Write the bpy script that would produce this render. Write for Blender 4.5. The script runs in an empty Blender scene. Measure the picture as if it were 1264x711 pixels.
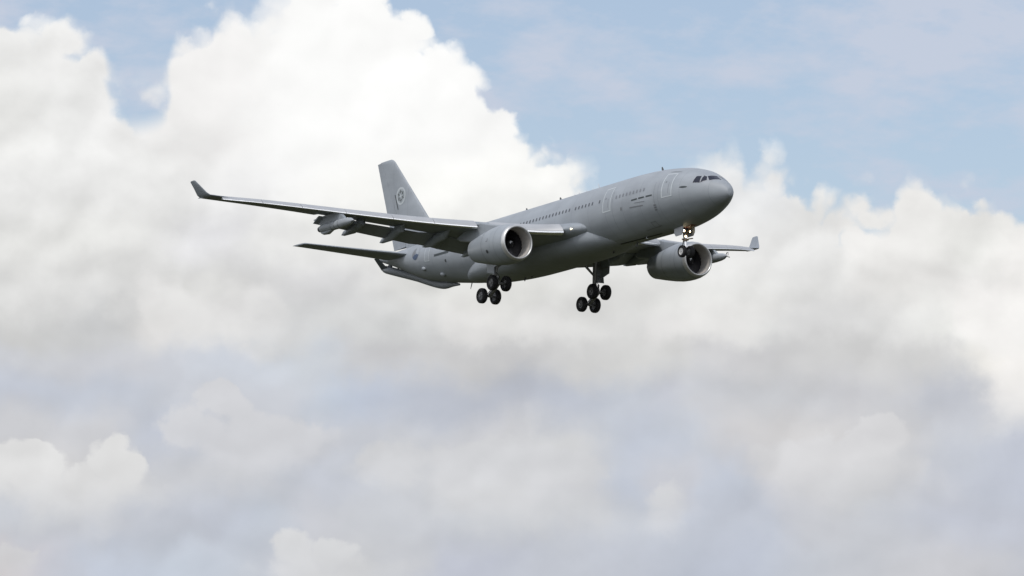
import bpy, bmesh, math, random
from mathutils import Matrix, Vector
random.seed(7)
rad = math.radians
sc = bpy.context.scene
col = sc.collection

# =====================================================================================
# CAMERA, AIRCRAFT PLACEMENT, SUN, SKY, EXPOSURE
# =====================================================================================
# view axes (right, down, forward) seen in the aircraft's own frame (forward, left, up): a photographer ahead of and
# to starboard of the approach path
R_VIEW = Matrix(((0.53641908, 0.84376693, -0.01766184), (-0.14825956, 0.07361164, -0.98620506), (-0.8308271, 0.53163775, 0.1645832)))
T_VIEW = Vector((3.27019329, -4.63988268, 354.03034368))
FOCAL_PX = 4880.219194655872
PITCH, ROLL = rad(3.5), rad(-1.0)         # nose up, left wing slightly low
Q0 = Matrix.Rotation(-PITCH, 3, 'Y') @ Matrix.Rotation(ROLL, 3, 'X')
fw0 = Q0 @ R_VIEW[2]
Q = Matrix.Rotation(math.atan2(fw0.x, fw0.y), 3, 'Z') @ Q0
CAM_POS = Vector((0, 0, 1.8))
PLANE_POS = CAM_POS + Q @ (R_VIEW.transposed() @ T_VIEW)
right, down, fwd = (Q @ R_VIEW[i] for i in range(3))

cam_d = bpy.data.cameras.new('camera')
cam = bpy.data.objects.new('camera', cam_d); col.objects.link(cam)
cam.matrix_world = Matrix.Translation(CAM_POS) @ Matrix((right, -down, -fwd)).transposed().to_4x4()
cam_d.sensor_width = 36.0
cam_d.lens = 36.0 * FOCAL_PX / 1264.0
cam_d.clip_start = 0.5; cam_d.clip_end = 60000
sc.camera = cam
EL0 = math.degrees(math.asin(fwd.z))       # elevation of the view axis

SUN_EL, SUN_AZ = 60.0, -145.0              # azimuth in degrees clockwise from +Y (the view direction)
sd = Vector((math.sin(rad(SUN_AZ)) * math.cos(rad(SUN_EL)), math.cos(rad(SUN_AZ)) * math.cos(rad(SUN_EL)), math.sin(rad(SUN_EL))))
sun_d = bpy.data.lights.new('sun', 'SUN'); sun_d.energy = 1.5; sun_d.angle = rad(10); sun_d.color = (1.0, .955, .89)
sun = bpy.data.objects.new('sun', sun_d); col.objects.link(sun)
sun.rotation_euler = (-sd).to_track_quat('-Z', 'Y').to_euler()
sun.location = (0, 0, 400)

sc.view_settings.view_transform = 'Standard'
try: sc.view_settings.look = 'None'
except Exception: pass
EXPO = 0.5
sc.view_settings.exposure = EXPO
sc.view_settings.gamma = 1.0
sc.view_settings.use_curve_mapping = False
sc.cycles.use_adaptive_sampling = True
sc.cycles.use_denoising = True
sc.cycles.max_bounces = 6

# ---- sky: Nishita blue with banks of cumulus over it, all functions of the direction (azimuth and elevation)
world = bpy.data.worlds.new('World'); sc.world = world
world.use_nodes = True
wt = world.node_tree; wt.nodes.clear()
def wn(kind, **kw):
    n = wt.nodes.new(kind)
    for k, v in kw.items(): setattr(n, k, v)
    return n
class X:
    """a float socket of the sky tree with arithmetic"""
    def __init__(s, sock): s.s = sock
    def _op(s, op, *a, clamp=False):
        n = wn('ShaderNodeMath', operation=op, use_clamp=clamp)
        for i, q in enumerate((s,) + a):
            if isinstance(q, X): wt.links.new(q.s, n.inputs[i])
            else: n.inputs[i].default_value = q
        return X(n.outputs[0])
    def __add__(s, o): return s._op('ADD', o)
    __radd__ = __add__
    def __sub__(s, o): return s._op('SUBTRACT', o)
    def __mul__(s, o): return s._op('MULTIPLY', o)
    __rmul__ = __mul__
    def __rsub__(s, o): return (s * -1.0) + o
    def step(s, a, b, lo=0.0, hi=1.0):
        n = wn('ShaderNodeMapRange', interpolation_type='SMOOTHSTEP')
        wt.links.new(s.s, n.inputs[0])
        for i, q in enumerate((a, b, lo, hi)):
            if isinstance(q, X): wt.links.new(q.s, n.inputs[i + 1])
            else: n.inputs[i + 1].default_value = q
        return X(n.outputs[0])
    def curve(s, pts, x0, x1, y0, y1):
        n = wn('ShaderNodeFloatCurve'); c = n.mapping.curves[0]
        P = [((x - x0) / (x1 - x0), (y - y0) / (y1 - y0)) for x, y in pts]
        while len(c.points) < len(P): c.points.new(.5, .5)
        for p, q in zip(c.points, P): p.location = q; p.handle_type = 'AUTO_CLAMPED'
        n.mapping.extend = 'HORIZONTAL'; n.mapping.use_clip = False; n.mapping.update()
        wt.links.new(((s - x0) * (1 / (x1 - x0))).s, n.inputs['Value'])
        return X(n.outputs[0]) * (y1 - y0) + y0
def lin(c): c /= 255.0; return c / 12.92 if c <= .04045 else ((c + .055) / 1.055) ** 2.4
EK = 2 ** -EXPO                                           # tones below are as exposed; divide the exposure out
def rgb(*c): return tuple(lin(q) * EK for q in c) + (1,)
def mixc(f, a, b):
    n = wn('ShaderNodeMix', data_type='RGBA')
    for sock, q in ((n.inputs[0], f), (n.inputs[6], a), (n.inputs[7], b)):
        if isinstance(q, X): wt.links.new(q.s, sock)
        elif isinstance(q, (tuple, float)): sock.default_value = q
        else: wt.links.new(q, sock)
    return n.outputs[2]
tc = wn('ShaderNodeTexCoord'); sep = wn('ShaderNodeSeparateXYZ')
wt.links.new(tc.outputs['Generated'], sep.inputs[0])
dx, dy, dz = (X(sep.outputs[i]) for i in range(3))
azim = dx._op('ARCTAN2', dy); elev = dz._op('ARCSINE')
KD = FOCAL_PX / 100.0                                     # the sky chart's unit: 1/48.8 rad, about 1.17 degrees
U = azim * (KD * math.cos(rad(EL0))) + 6.32
V = (elev * -1.0 + rad(EL0)) * KD + 3.555                 # grows downwards
def comb(a, b, c=0.0):
    n = wn('ShaderNodeCombineXYZ')
    for i, q in enumerate((a, b, c)):
        if isinstance(q, X): wt.links.new(q.s, n.inputs[i])
        else: n.inputs[i].default_value = q
    return n.outputs[0]
def noise(vec, scale, detail=5.0, rough=.55, dist=0.0, color=False, three=False):
    n = wn('ShaderNodeTexNoise', noise_dimensions='3D' if three else '2D'); wt.links.new(vec, n.inputs['Vector'])
    n.inputs['Scale'].default_value = scale; n.inputs['Detail'].default_value = detail
    n.inputs['Roughness'].default_value = rough; n.inputs['Distortion'].default_value = dist
    if color:
        s2 = wn('ShaderNodeSeparateXYZ'); wt.links.new(n.outputs['Color'], s2.inputs[0])
        return [X(s2.outputs[i]) - .5 for i in range(3)]
    return X(n.outputs[0]) - .5
UV = comb(U, V)
w1 = noise(UV, .55, 7, .58, color=True)                   # broad billows
w2 = noise(comb(U + 31.7, V * 1.1), 2.1, 6, .62, color=True)   # cauliflower detail
w3 = noise(comb(U * 1.0 + 3.3, V + 8.1), 6.5, 4, .6)      # frayed fringe
# billow bumps: rounded domes that meet in creases
def billow(vec, scale, detail=1.0, smooth=.35):
    n = wn('ShaderNodeTexVoronoi', feature='SMOOTH_F1', voronoi_dimensions='2D'); wt.links.new(vec, n.inputs['Vector'])
    n.inputs['Scale'].default_value = scale; n.inputs['Detail'].default_value = detail
    n.inputs['Smoothness'].default_value = smooth; n.inputs['Roughness'].default_value = .55
    d = X(n.outputs['Distance'])
    return d * d * -1.0 + .22
bw = comb(U + w1[0] * .7 + w2[0] * .22, V + w1[1] * .7 + w2[1] * .22)
bl = billow(bw, 1.25, 2.0)
Uw = U + w1[0] * 1.5 + w2[0] * .16
Vw = V + w1[1] * 1.0 + w2[1] * .10
def rowcurve(pts, Us):
    """the cloud deck's colour along one elevation: sRGB values against azimuth"""
    n = wn('ShaderNodeRGBCurve'); m = n.mapping; m.use_clip = False; m.extend = 'HORIZONTAL'
    for ch in range(3):
        c = m.curves[ch]
        P = [(x / 12.64, lin(v[ch])) for x, v in pts]
        if P[0][0] > 0: P.insert(0, (0.0, P[0][1]))
        if P[-1][0] < 1: P.append((1.0, P[-1][1]))
        while len(c.points) < len(P): c.points.new(.5, .5)
        for p, q in zip(c.points, P): p.location = q; p.handle_type = 'AUTO_CLAMPED'
    m.update()
    Us = Us * (1 / 12.64)
    wt.links.new(comb(Us, Us, Us), n.inputs['Color'])
    return n.outputs['Color']
def g(v, b=0): return (v, v + b * .3, v + b)               # grey, b shifts it to blue (or warm when negative)
ROWS = [
 (0.0, [(0,(237,237,236)),(2.5,(244,243,242)),(4,(252,252,251)),(12.64,(242,242,241))]),
 (1.5, [(0,(235,235,233)),(1.0,(237,237,236)),(2.3,(240,239,238)),(3.5,(250,250,249)),(5,(253,253,252)),(6.2,(248,248,247)),(12.64,(238,238,237))]),
 (2.3, [(0,(232,232,231)),(1,(233,233,232)),(2,(232,232,231)),(2.8,(237,237,237)),(4,(249,249,247)),(5.5,(250,250,247)),(7,(246,246,244)),(9.3,(230,231,232)),(10,(234,234,233)),(11,(238,237,235)),(12.64,(236,235,233))]),
 (3.0, [(0,(229,229,227)),(1,(229,229,227)),(2,(227,227,226)),(2.8,(219,219,221)),(3.5,(227,227,226)),(4.5,(232,232,230)),(6,(236,236,233)),(9,(232,232,231)),(10,(230,230,229)),(11,(236,235,233)),(12,(234,234,231)),(12.64,(234,234,231))]),
 (3.6, [(0,(221,221,220)),(1,(218,218,217)),(2,(222,222,221)),(3,(218,218,217)),(4,(216,216,217)),(5,(221,221,219)),(6.4,(226,226,223)),(7.5,(225,225,223)),(9,(228,228,226)),(9.9,(226,226,225)),(11,(230,229,227)),(12,(232,231,229)),(12.64,(233,232,229))]),
 (4.1, [(0,(208,208,207)),(1,(203,204,205)),(2,(213,212,211)),(2.8,(222,222,222)),(3.4,(210,211,212)),(4.2,(208,209,209)),(5,(210,211,211)),(5.8,(221,220,218)),(6.6,(223,223,221)),(7.6,(217,217,216)),(8.4,(226,225,224)),(9.3,(225,225,224)),(10,(218,218,218)),(11,(222,222,221)),(11.8,(237,237,234)),(12.64,(239,238,236))]),
 (4.45, [(0,(201,203,208)),(1.5,(204,206,212)),(2.8,(207,212,221)),(3.6,(206,211,218)),(4.3,(203,204,207)),(5.2,(199,199,200)),(6.2,(198,198,199)),(7,(204,204,204)),(8.4,(213,213,212)),(9.4,(207,207,209)),(10.4,(207,207,207)),(11.3,(209,209,209)),(11.9,(237,235,231)),(12.64,(246,243,238))]),
 (4.9, [(0,(195,200,211)),(1.5,(197,202,212)),(2.5,(202,205,212)),(3.2,(202,205,212)),(4.2,(194,202,215)),(5.2,(188,193,204)),(6.2,(185,189,199)),(7.2,(191,196,207)),(8,(197,201,210)),(9,(199,201,206)),(10,(200,201,205)),(10.8,(203,204,208)),(11.5,(196,199,207)),(12,(206,207,211)),(12.4,(222,222,223)),(12.64,(227,226,226))]),
 (5.4, [(0,(203,204,208)),(1,(203,204,208)),(2,(194,199,210)),(3,(202,204,209)),(4,(200,203,210)),(4.8,(202,205,212)),(6,(207,208,212)),(7,(209,210,212)),(8,(196,202,214)),(9,(206,206,209)),(10,(211,210,211)),(11,(209,209,211)),(12,(199,203,212)),(12.64,(195,200,212))]),
 (5.9, [(0,(211,210,210)),(1,(207,207,209)),(2,(201,203,208)),(3,(200,202,207)),(4,(195,199,208)),(5,(202,205,211)),(6,(209,210,212)),(7,(206,207,211)),(7.6,(195,201,213)),(8.2,(201,203,210)),(8.8,(195,201,213)),(9.5,(203,204,209)),(10.5,(202,204,208)),(11.5,(197,200,208)),(12.64,(192,197,209))]),
 (6.4, [(0,(197,201,209)),(1,(199,202,209)),(2,(194,198,207)),(3,(194,200,211)),(4.2,(201,203,209)),(5.5,(201,204,210)),(7,(203,205,209)),(8,(195,200,210)),(9,(192,197,208)),(9.8,(201,203,209)),(10.8,(199,202,209)),(11.8,(193,197,208)),(12.64,(193,197,208))]),
 (7.0, [(0,(206,202,204)),(0.6,(199,200,208)),(1.5,(193,200,213)),(2.3,(194,201,212)),(3,(196,201,210)),(4,(204,205,209)),(5,(201,203,208)),(5.6,(191,195,207)),(7,(194,198,207)),(8,(193,198,209)),(9,(191,197,210)),(10,(197,201,209)),(11.5,(201,202,207)),(12.64,(196,199,207))]),
]
deck = None
prev_v = None
for v, pts in ROWS:
    c = rowcurve(pts, Uw)
    deck = c if deck is None else mixc(Vw.step(prev_v, v), deck, c)
    prev_v = v
# top edge of the great bank: elevation line against azimuth
TOP = [(-2,.5),(0,.06),(.6,.16),(1.0,.32),(1.2,.50),(1.34,.82),(1.48,1.04),(1.78,1.02),(2.02,.92),(2.10,.66),(2.25,.34),(2.6,-.02),(3.2,-.2),(3.5,-.3),(3.62,-.6),(4.6,-.6),(4.85,-.02),(5.2,.18),(5.62,.52),(5.82,.80),(6.08,1.06),(6.3,1.18),(6.52,1.36),(6.66,1.56),(7.0,1.86),(7.35,2.14),(8.2,2.1),(9.0,1.78),(9.35,1.70),(9.6,1.88),(9.86,2.14),(10.1,2.22),(10.4,2.40),(10.75,2.32),(11.1,2.24),(11.5,2.16),(12,2.16),(12.4,2.5),(12.64,2.66),(15,2.4)]
Ue = U + w1[2] * .24 + w2[2] * .08
edge = V - Ue.curve(TOP, -2, 15, -1, 8) + w1[1] * .32 + w2[1] * .15 + bl * .44 + w3 * .02
soft = U.curve([(-2,.22),(1,.2),(1.8,.42),(2.3,.26),(3.2,.46),(4.6,.2),(5.5,.15),(6.6,.2),(7.4,.3),(9,.34),(9.8,.24),(10.6,.2),(15,.24)], -2, 15, 0, 1)
bank = edge.step(soft * -.55, soft * 1.15)._op('MAXIMUM', (V - U.curve(TOP, -2, 15, -1, 8)).step(.38, .72))
# veil of thin high cloud in the blue
vl = noise(comb(U * .7, V * 1.3 + U * .22), .5, 6, .6)
vl2 = noise(comb(U * .6 + V * .35 + 9, V * 1.7 - U * .25), 1.2, 6, .6)
veil = (vl * 1.8 + vl2 * 1.5 + w2[0] * .15 + .38 + (U.step(8.5, 12.4) * V.step(2.3, .4)) * .45 + U.step(3.2, .2) * .25)._op('MAXIMUM', .34)._op('MINIMUM', .92)
# rounded puffs in front of the grey deck: lobes in the sky chart, crisp on top and melting away below
wU = U + w1[0] * .6 + w2[0] * .30 + w3 * .04; wV = V + w1[1] * .6 + w2[1] * .28 + w3 * .04
wvec = comb(wU, wV)
def lobe(cx, cy, rx, ry):
    a = wn('ShaderNodeVectorMath', operation='MULTIPLY_ADD'); wt.links.new(wvec, a.inputs[0])
    a.inputs[1].default_value = (1 / rx, 1 / ry, 0); a.inputs[2].default_value = (-cx / rx, -cy / ry, 0)
    l = wn('ShaderNodeVectorMath', operation='LENGTH'); wt.links.new(a.outputs[0], l.inputs[0])
    return 1.0 - X(l.outputs['Value'])
def puff(lobes, tone, strength, v0, v1, soft=.19):
    """v0..v1: the elevations between which the edge goes from crisp to fully melted"""
    d = None
    for q in lobes:
        l = lobe(*q); d = l if d is None else d._op('SMOOTH_MAX', l, .12)
    d = d + bl * .34 + w2[2] * .15
    k = V.step(v0, v1)
    m = d.step(k * -.30 - .02, k * .75 + soft) * (1.0 - k * .45) * strength
    return m, tuple(lin(q) for q in tone) + (1,)
PUFFS = [
 puff([(.45,5.85,.62,.45),(1.42,5.80,.50,.52),(.95,6.15,1.2,.50),(-.3,5.95,.8,.5)], (223,223,223), 1.0, 5.6, 6.5),
 puff([(2.75,4.98,.42,.40),(3.0,5.5,1.25,.55),(2.3,5.35,.5,.4),(3.7,5.45,.75,.42)], (210,211,215), 1.0, 4.95, 6.3, .19),
 puff([(10.75,5.40,.48,.42),(10.2,5.65,.62,.40),(9.7,5.75,.55,.35),(10.6,5.9,1.3,.4)], (214,214,216), 1.0, 5.3, 6.3, .19),
 puff([(3.65,6.80,.55,.34),(4.15,6.85,.5,.32),(4.0,7.1,1.1,.35)], (215,216,218), 1.0, 6.6, 7.3, .19),
 puff([(8.15,6.12,.34,.32),(8.1,6.4,.3,.3)], (213,214,217), .9, 5.95, 6.7, .3),
 puff([(5.9,5.75,.9,.55),(6.8,5.8,.8,.5),(6.3,6.2,1.3,.5),(4.9,5.75,.6,.4)], (211,212,215), 1.0, 5.3, 6.8, .25),
 puff([(.2,7.0,.45,.28),(-.3,7.1,.6,.4)], (210,210,212), .8, 6.8, 7.2, .2),
 puff([(12.5,4.6,.75,.75),(12.2,3.9,.8,.7),(12.9,3.6,1.2,1.2)], (242,240,238), .75, 4.7, 5.5, .5),
 puff([(6.6,4.05,.75,.42),(5.9,4.15,.6,.3)], (224,223,222), .5, 4.0, 4.6, .5),
 puff([(9.1,3.95,.9,.5)], (236,235,233), .5, 4.0, 4.7, .5),
 puff([(2.2,3.85,1.0,.6),(3.0,3.9,.7,.5)], (232,231,230), .5, 3.9, 4.8, .5),
]
for m, tone in PUFFS: deck = mixc(m, deck, tone)
# relief inside the deck: heads that face the light from the upper left are brighter than the folds behind them
def height(u, v):
    return noise(comb(u, v * 1.15), 0.85, 4, .5) * 1.1 + billow(comb(u + w2[0] * .2 + w1[0] * .5, v * 1.1 + w2[1] * .2 + w1[1] * .5), .95, 1.0) * .55
sh = height(U, V) - height(U - .09, V - .17)
rl = noise(comb(U + w1[1] * .9 + 5, V * 1.25 + w1[0] * .9), .7, 6, .56)
core = ((U - 4.7) * (U - 4.7) * .10 + (V - 1.0) * (V - 1.0) * .25).step(.25, 1.3, .45, 1.15)
relief = (sh * .24 + rl * .11 + w2[0] * .018) * core * V.step(3.2, 5.0, 1.0, .55) + 1.0
def scalec(c, f):
    n = wn('ShaderNodeVectorMath', operation='SCALE'); wt.links.new(c, n.inputs[0]); wt.links.new(f.s, n.inputs['Scale']); return n.outputs[0]
deck = scalec(deck, relief * EK)
# the rest of the sky all round: broken cumulus with the same tones
gen = tc.outputs['Generated']
gm = noise(gen, 2.6, 8, .6, three=True)
gmask = (gm + dz.step(.9, .1, -.06, .10)).step(-.03, .11)
gtone = noise(gen, 4.5, 5, .55, three=True)
gcol = mixc(gtone.step(-.22, .2), rgb(200, 204, 212), rgb(252, 251, 249))
glow = (dx * sd.x + dy * sd.y + dz * sd.z)._op('MAXIMUM', 0.0)._op('POWER', 2.0) * 1.6 + 1.12   # cloud round the veiled sun is brighter
gcol = scalec(gcol, glow)
inside = (U.step(-3.5, -.8) * U.step(16.2, 13.4)) * (V.step(-3.0, -.5) * V.step(10.5, 7.6)) * dy.step(.3, .6)
cmask = gmask + inside * (bank - gmask)
ccol = mixc(inside, gcol, deck)
nish = wn('ShaderNodeTexSky', sky_type='NISHITA', sun_disc=False)
nish.sun_elevation = rad(SUN_EL); nish.sun_rotation = rad(SUN_AZ)
nish.altitude = 0; nish.air_density = 1.0; nish.dust_density = 1.4; nish.ozone_density = 1.2
SKY_K = .095
blue = wn('ShaderNodeBackground'); blue.inputs[1].default_value = SKY_K
wt.links.new(nish.outputs[0], blue.inputs[0])
thin = wn('ShaderNodeBackground'); thin.inputs[0].default_value = rgb(198, 206, 222); thin.inputs[1].default_value = 1.0
cloudb = wn('ShaderNodeBackground'); cloudb.inputs[1].default_value = 1.0
wt.links.new(ccol, cloudb.inputs[0])
def mixs(f, a, b):
    n = wn('ShaderNodeMixShader'); wt.links.new(f.s, n.inputs[0])
    wt.links.new(a.outputs[0], n.inputs[1]); wt.links.new(b.outputs[0], n.inputs[2]); return n
wout = wn('ShaderNodeOutputWorld')
wt.links.new(mixs(cmask, mixs(veil, blue, thin), cloudb).outputs[0], wout.inputs[0])
world.cycles.sampling_method = 'MANUAL'; world.cycles.sample_map_resolution = 512
# ---- fuselage surface: x aft of the nose tip, y starboard, z up from the cabin axis (metres)
ST = [  # x, top, bottom, half width
 (0.0,-.80,-.84,.02),(0.05,-.50,-1.06,.27),(0.2,-.25,-1.19,.42),(0.5,.07,-1.36,.64),(1.0,.42,-1.56,.98),(1.6,.76,-1.75,1.35),
 (2.2,1.13,-1.93,1.69),(2.9,1.50,-2.13,2.01),(3.6,1.77,-2.32,2.26),(4.5,2.03,-2.50,2.49),(5.5,2.25,-2.65,2.65),
 (7.0,2.46,-2.79,2.79),(8.5,2.63,-2.82,2.82),(10.5,2.76,-2.82,2.82),(13,2.82,-2.82,2.82),(20,2.82,-2.82,2.82),(35.5,2.82,-2.82,2.82),(38.5,2.82,-2.62,2.80),(42,2.80,-2.12,2.70),
 (45,2.77,-1.62,2.50),(48,2.73,-1.0,2.18),(50,2.70,-.38,1.90),(52,2.67,.40,1.58),(54.5,2.62,1.30,1.08),(56.3,2.57,1.88,.62),(57.1,2.52,2.12,.33),(57.35,2.45,2.14,.2)]
def pchip(xs, ys):
    n=len(xs); h=[xs[i+1]-xs[i] for i in range(n-1)]; d=[(ys[i+1]-ys[i])/h[i] for i in range(n-1)]
    m=[d[0]]
    for i in range(1,n-1):
        if d[i-1]*d[i]<=0: m.append(0.)
        else:
            w1=2*h[i]+h[i-1]; w2=h[i]+2*h[i-1]; m.append((w1+w2)/(w1/d[i-1]+w2/d[i]))
    m.append(d[-1])
    def f(x):
        if x<=xs[0]: return ys[0]
        if x>=xs[-1]: return ys[-1]
        i=0
        while x>xs[i+1]: i+=1
        t=(x-xs[i])/h[i]
        return (1+2*t)*(1-t)**2*ys[i]+t*(1-t)**2*h[i]*m[i]+t*t*(3-2*t)*ys[i+1]+t*t*(t-1)*h[i]*m[i+1]
    return f
_sx=[s[0] for s in ST]
f_top,f_bot,f_wid=(pchip(_sx,[s[k] for s in ST]) for k in (1,2,3))
def f_mid(x): return .5*(f_top(x)+f_bot(x))
import math
def fus_pt(x, th, off=0.0):
    """point on the skin: th in radians from the crown towards starboard"""
    w=f_wid(x)+off; zc=f_mid(x); b=.5*(f_top(x)-f_bot(x))+off
    return (x, w*math.sin(th), zc+b*math.cos(th))

# =====================================================================================
# MATERIALS
# =====================================================================================
MATS = {}
def mat(name, color, rough=.5, metal=0.0, spec=.5, emit=None, emit_k=0.0):
    m = bpy.data.materials.new(name); m.use_nodes = True
    b = m.node_tree.nodes['Principled BSDF']
    b.inputs['Base Color'].default_value = (*color, 1); b.inputs['Roughness'].default_value = rough
    b.inputs['Metallic'].default_value = metal; b.inputs['Specular IOR Level'].default_value = spec
    if emit: b.inputs['Emission Color'].default_value = (*emit, 1); b.inputs['Emission Strength'].default_value = emit_k
    MATS[name] = m; return m
def weathered(name, color, rough, seam=(3.2, 0.0), mottled=.10, metal=0.0, streak=.06, spec=.5):
    """painted skin: low mottling, wind-blown streaks and fine panel joints at a fixed pitch along the hull"""
    m = mat(name, color, rough, metal, spec); t = m.node_tree; b = t.nodes['Principled BSDF']
    N = t.nodes.new; L = t.links.new
    tc = N('ShaderNodeTexCoord')
    mp = N('ShaderNodeMapping'); mp.inputs['Scale'].default_value = (.18, .9, .9); L(tc.outputs['Object'], mp.inputs[0])
    n1 = N('ShaderNodeTexNoise'); n1.inputs['Scale'].default_value = 1.6; n1.inputs['Detail'].default_value = 6; L(mp.outputs[0], n1.inputs['Vector'])
    n2 = N('ShaderNodeTexNoise'); n2.inputs['Scale'].default_value = .45; n2.inputs['Detail'].default_value = 4; L(tc.outputs['Object'], n2.inputs['Vector'])
    def math_(op, a, c, d=None):
        q = N('ShaderNodeMath'); q.operation = op
        for i, v in enumerate((a, c) + ((d,) if d is not None else ())):
            if isinstance(v, float): q.inputs[i].default_value = v
            else: L(v, q.inputs[i])
        return q.outputs[0]
    f = math_('MULTIPLY_ADD', n1.outputs[0], streak * 4, 1 - streak * 2)
    f = math_('MULTIPLY', f, math_('MULTIPLY_ADD', n2.outputs[0], mottled * 3, 1 - mottled * 1.5))
    if seam[0]:
        sp = N('ShaderNodeSeparateXYZ'); L(tc.outputs['Object'], sp.inputs[0])
        fr = math_('FRACT', math_('MULTIPLY', sp.outputs[0], 1.0 / seam[0]), 0.0)
        ln = math_('LESS_THAN', fr, .045 / seam[0])
        f = math_('MULTIPLY', f, math_('MULTIPLY_ADD', ln, -.20, 1.0))
    mx = N('ShaderNodeVectorMath'); mx.operation = 'SCALE'; mx.inputs[0].default_value = color; L(f, mx.inputs['Scale'])
    L(mx.outputs[0], b.inputs['Base Color'])
    L(math_('MULTIPLY_ADD', n1.outputs[0], .18, rough - .09), b.inputs['Roughness'])
    return m
GREY = (.256, .281, .312)
M_skin = weathered('hull_paint', GREY, .56, (2.65, 0), .13, 0, .075)
M_wing = weathered('wing_paint', (.232, .258, .290), .48, (2.4, 0))
M_nac = weathered('nacelle_paint', (.258, .284, .314), .42, (1.55, 0), .12)
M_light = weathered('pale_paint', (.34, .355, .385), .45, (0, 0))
M_slat = weathered('slat_paint', (.33, .345, .37), .40, (0, 0))
M_metal = weathered('polished_leading_edge', (.86, .87, .88), .24, (0, 0), .04, 1.0, .03)
M_lip = weathered('inlet_lip_metal', (.50, .505, .51), .38, (0, 0), .04, .6, .04)
M_duct = weathered('inlet_liner', (.42, .40, .38), .55, (0, 0), .06)
M_dark = mat('near_black', (.015, .016, .018), .7)
M_blade = mat('fan_blade', (.03, .03, .035), .35, .6)
M_spin = mat('spinner', (.02, .02, .022), .7, 0, .2)
M_white = mat('white_marking', (.62, .64, .65), .5)
M_outline = mat('pale_outline', (.46, .50, .53), .5)
M_doorin = weathered('door_paint', (.263, .289, .32), .46, (0, 0), .12)
M_text = mat('dark_marking', (.035, .045, .05), .55)
M_faint = mat('faint_marking', (.15, .16, .175), .5)
M_navy = mat('navy_marking', (.045, .07, .125), .5)
M_glass = mat('cockpit_glass', (.012, .013, .022), .08, 0, .7)
M_pane = mat('cabin_pane', (.085, .09, .10), .25)
M_blank = mat('blanked_pane', (.15, .16, .18), .35)
M_tyre = weathered('tyre_rubber', (.018, .018, .02), .75, (0, 0), .15, 0, .02, .25)
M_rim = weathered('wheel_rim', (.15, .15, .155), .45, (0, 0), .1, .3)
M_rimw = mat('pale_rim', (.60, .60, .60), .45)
M_strut = weathered('strut_steel', (.22, .225, .23), .4, (0, 0), .1, .3)
M_chrome = mat('oleo_chrome', (.75, .75, .76), .2, 1.0)
M_brass = mat('hydraulic_brass', (.20, .14, .08), .4, .4)
M_exh = mat('exhaust_metal', (.16, .15, .14), .4, .8)
M_lamp = mat('landing_lamp', (.9, .85, .7), .3, 0, .5, (1.0, .80, .50), 8.0)
M_lampw = mat('wing_lamp', (.9, .85, .7), .3, 0, .5, (1.0, .86, .60), 1.1)
M_pod = weathered('pod_paint', (.29, .315, .345), .45, (0, 0), .14)
M_red = mat('bay_red', (.12, .03, .025), .6)
M_emb = mat('emblem_field', (.30, .33, .355), .55)
M_ring = mat('emblem_ring', (.42, .455, .48), .55)
M_embd = mat('emblem_dark', (.095, .108, .115), .55)
M_boom = weathered('boom_paint', (.15, .165, .182), .5, (2.2, 0))
M_ant = mat('antenna_dark', (.05, .055, .06), .5)

# =====================================================================================
# SETTING: the field under the approach path (gives the green-brown light on the belly)
# =====================================================================================
def grass_material():
    m = mat('field_grass', (.06, .075, .03), .9, 0, .2); t = m.node_tree; b = t.nodes['Principled BSDF']
    tc = t.nodes.new('ShaderNodeTexCoord')
    n = t.nodes.new('ShaderNodeTexNoise'); n.inputs['Scale'].default_value = .02; n.inputs['Detail'].default_value = 8
    t.links.new(tc.outputs['Object'], n.inputs['Vector'])
    r = t.nodes.new('ShaderNodeValToRGB'); t.links.new(n.outputs[0], r.inputs[0])
    r.color_ramp.elements[0].position = .35; r.color_ramp.elements[0].color = (.026, .031, .012, 1)
    r.color_ramp.elements[1].position = .68; r.color_ramp.elements[1].color = (.046, .044, .020, 1)
    t.links.new(r.outputs[0], b.inputs['Base Color']); return m
def ground():
    bm = bmesh.new(); rings = [0, 60, 200, 600, 2000, 7000, 30000]; n = 48
    c = bm.verts.new((0, 0, 0)); prev = None
    for r in rings[1:]:
        vs = [bm.verts.new((r * math.cos(2 * math.pi * i / n), r * math.sin(2 * math.pi * i / n), 0)) for i in range(n)]
        for i in range(n):
            if prev is None: bm.faces.new((c, vs[i], vs[(i + 1) % n]))
            else: bm.faces.new((prev[i], vs[i], vs[(i + 1) % n], prev[(i + 1) % n]))
        prev = vs
    me = bpy.data.meshes.new('ground'); bm.to_mesh(me); bm.free(); me.materials.append(grass_material())
    o = bpy.data.objects.new('ground', me); col.objects.link(o); o['kind'] = 'structure'
ground()

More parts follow.
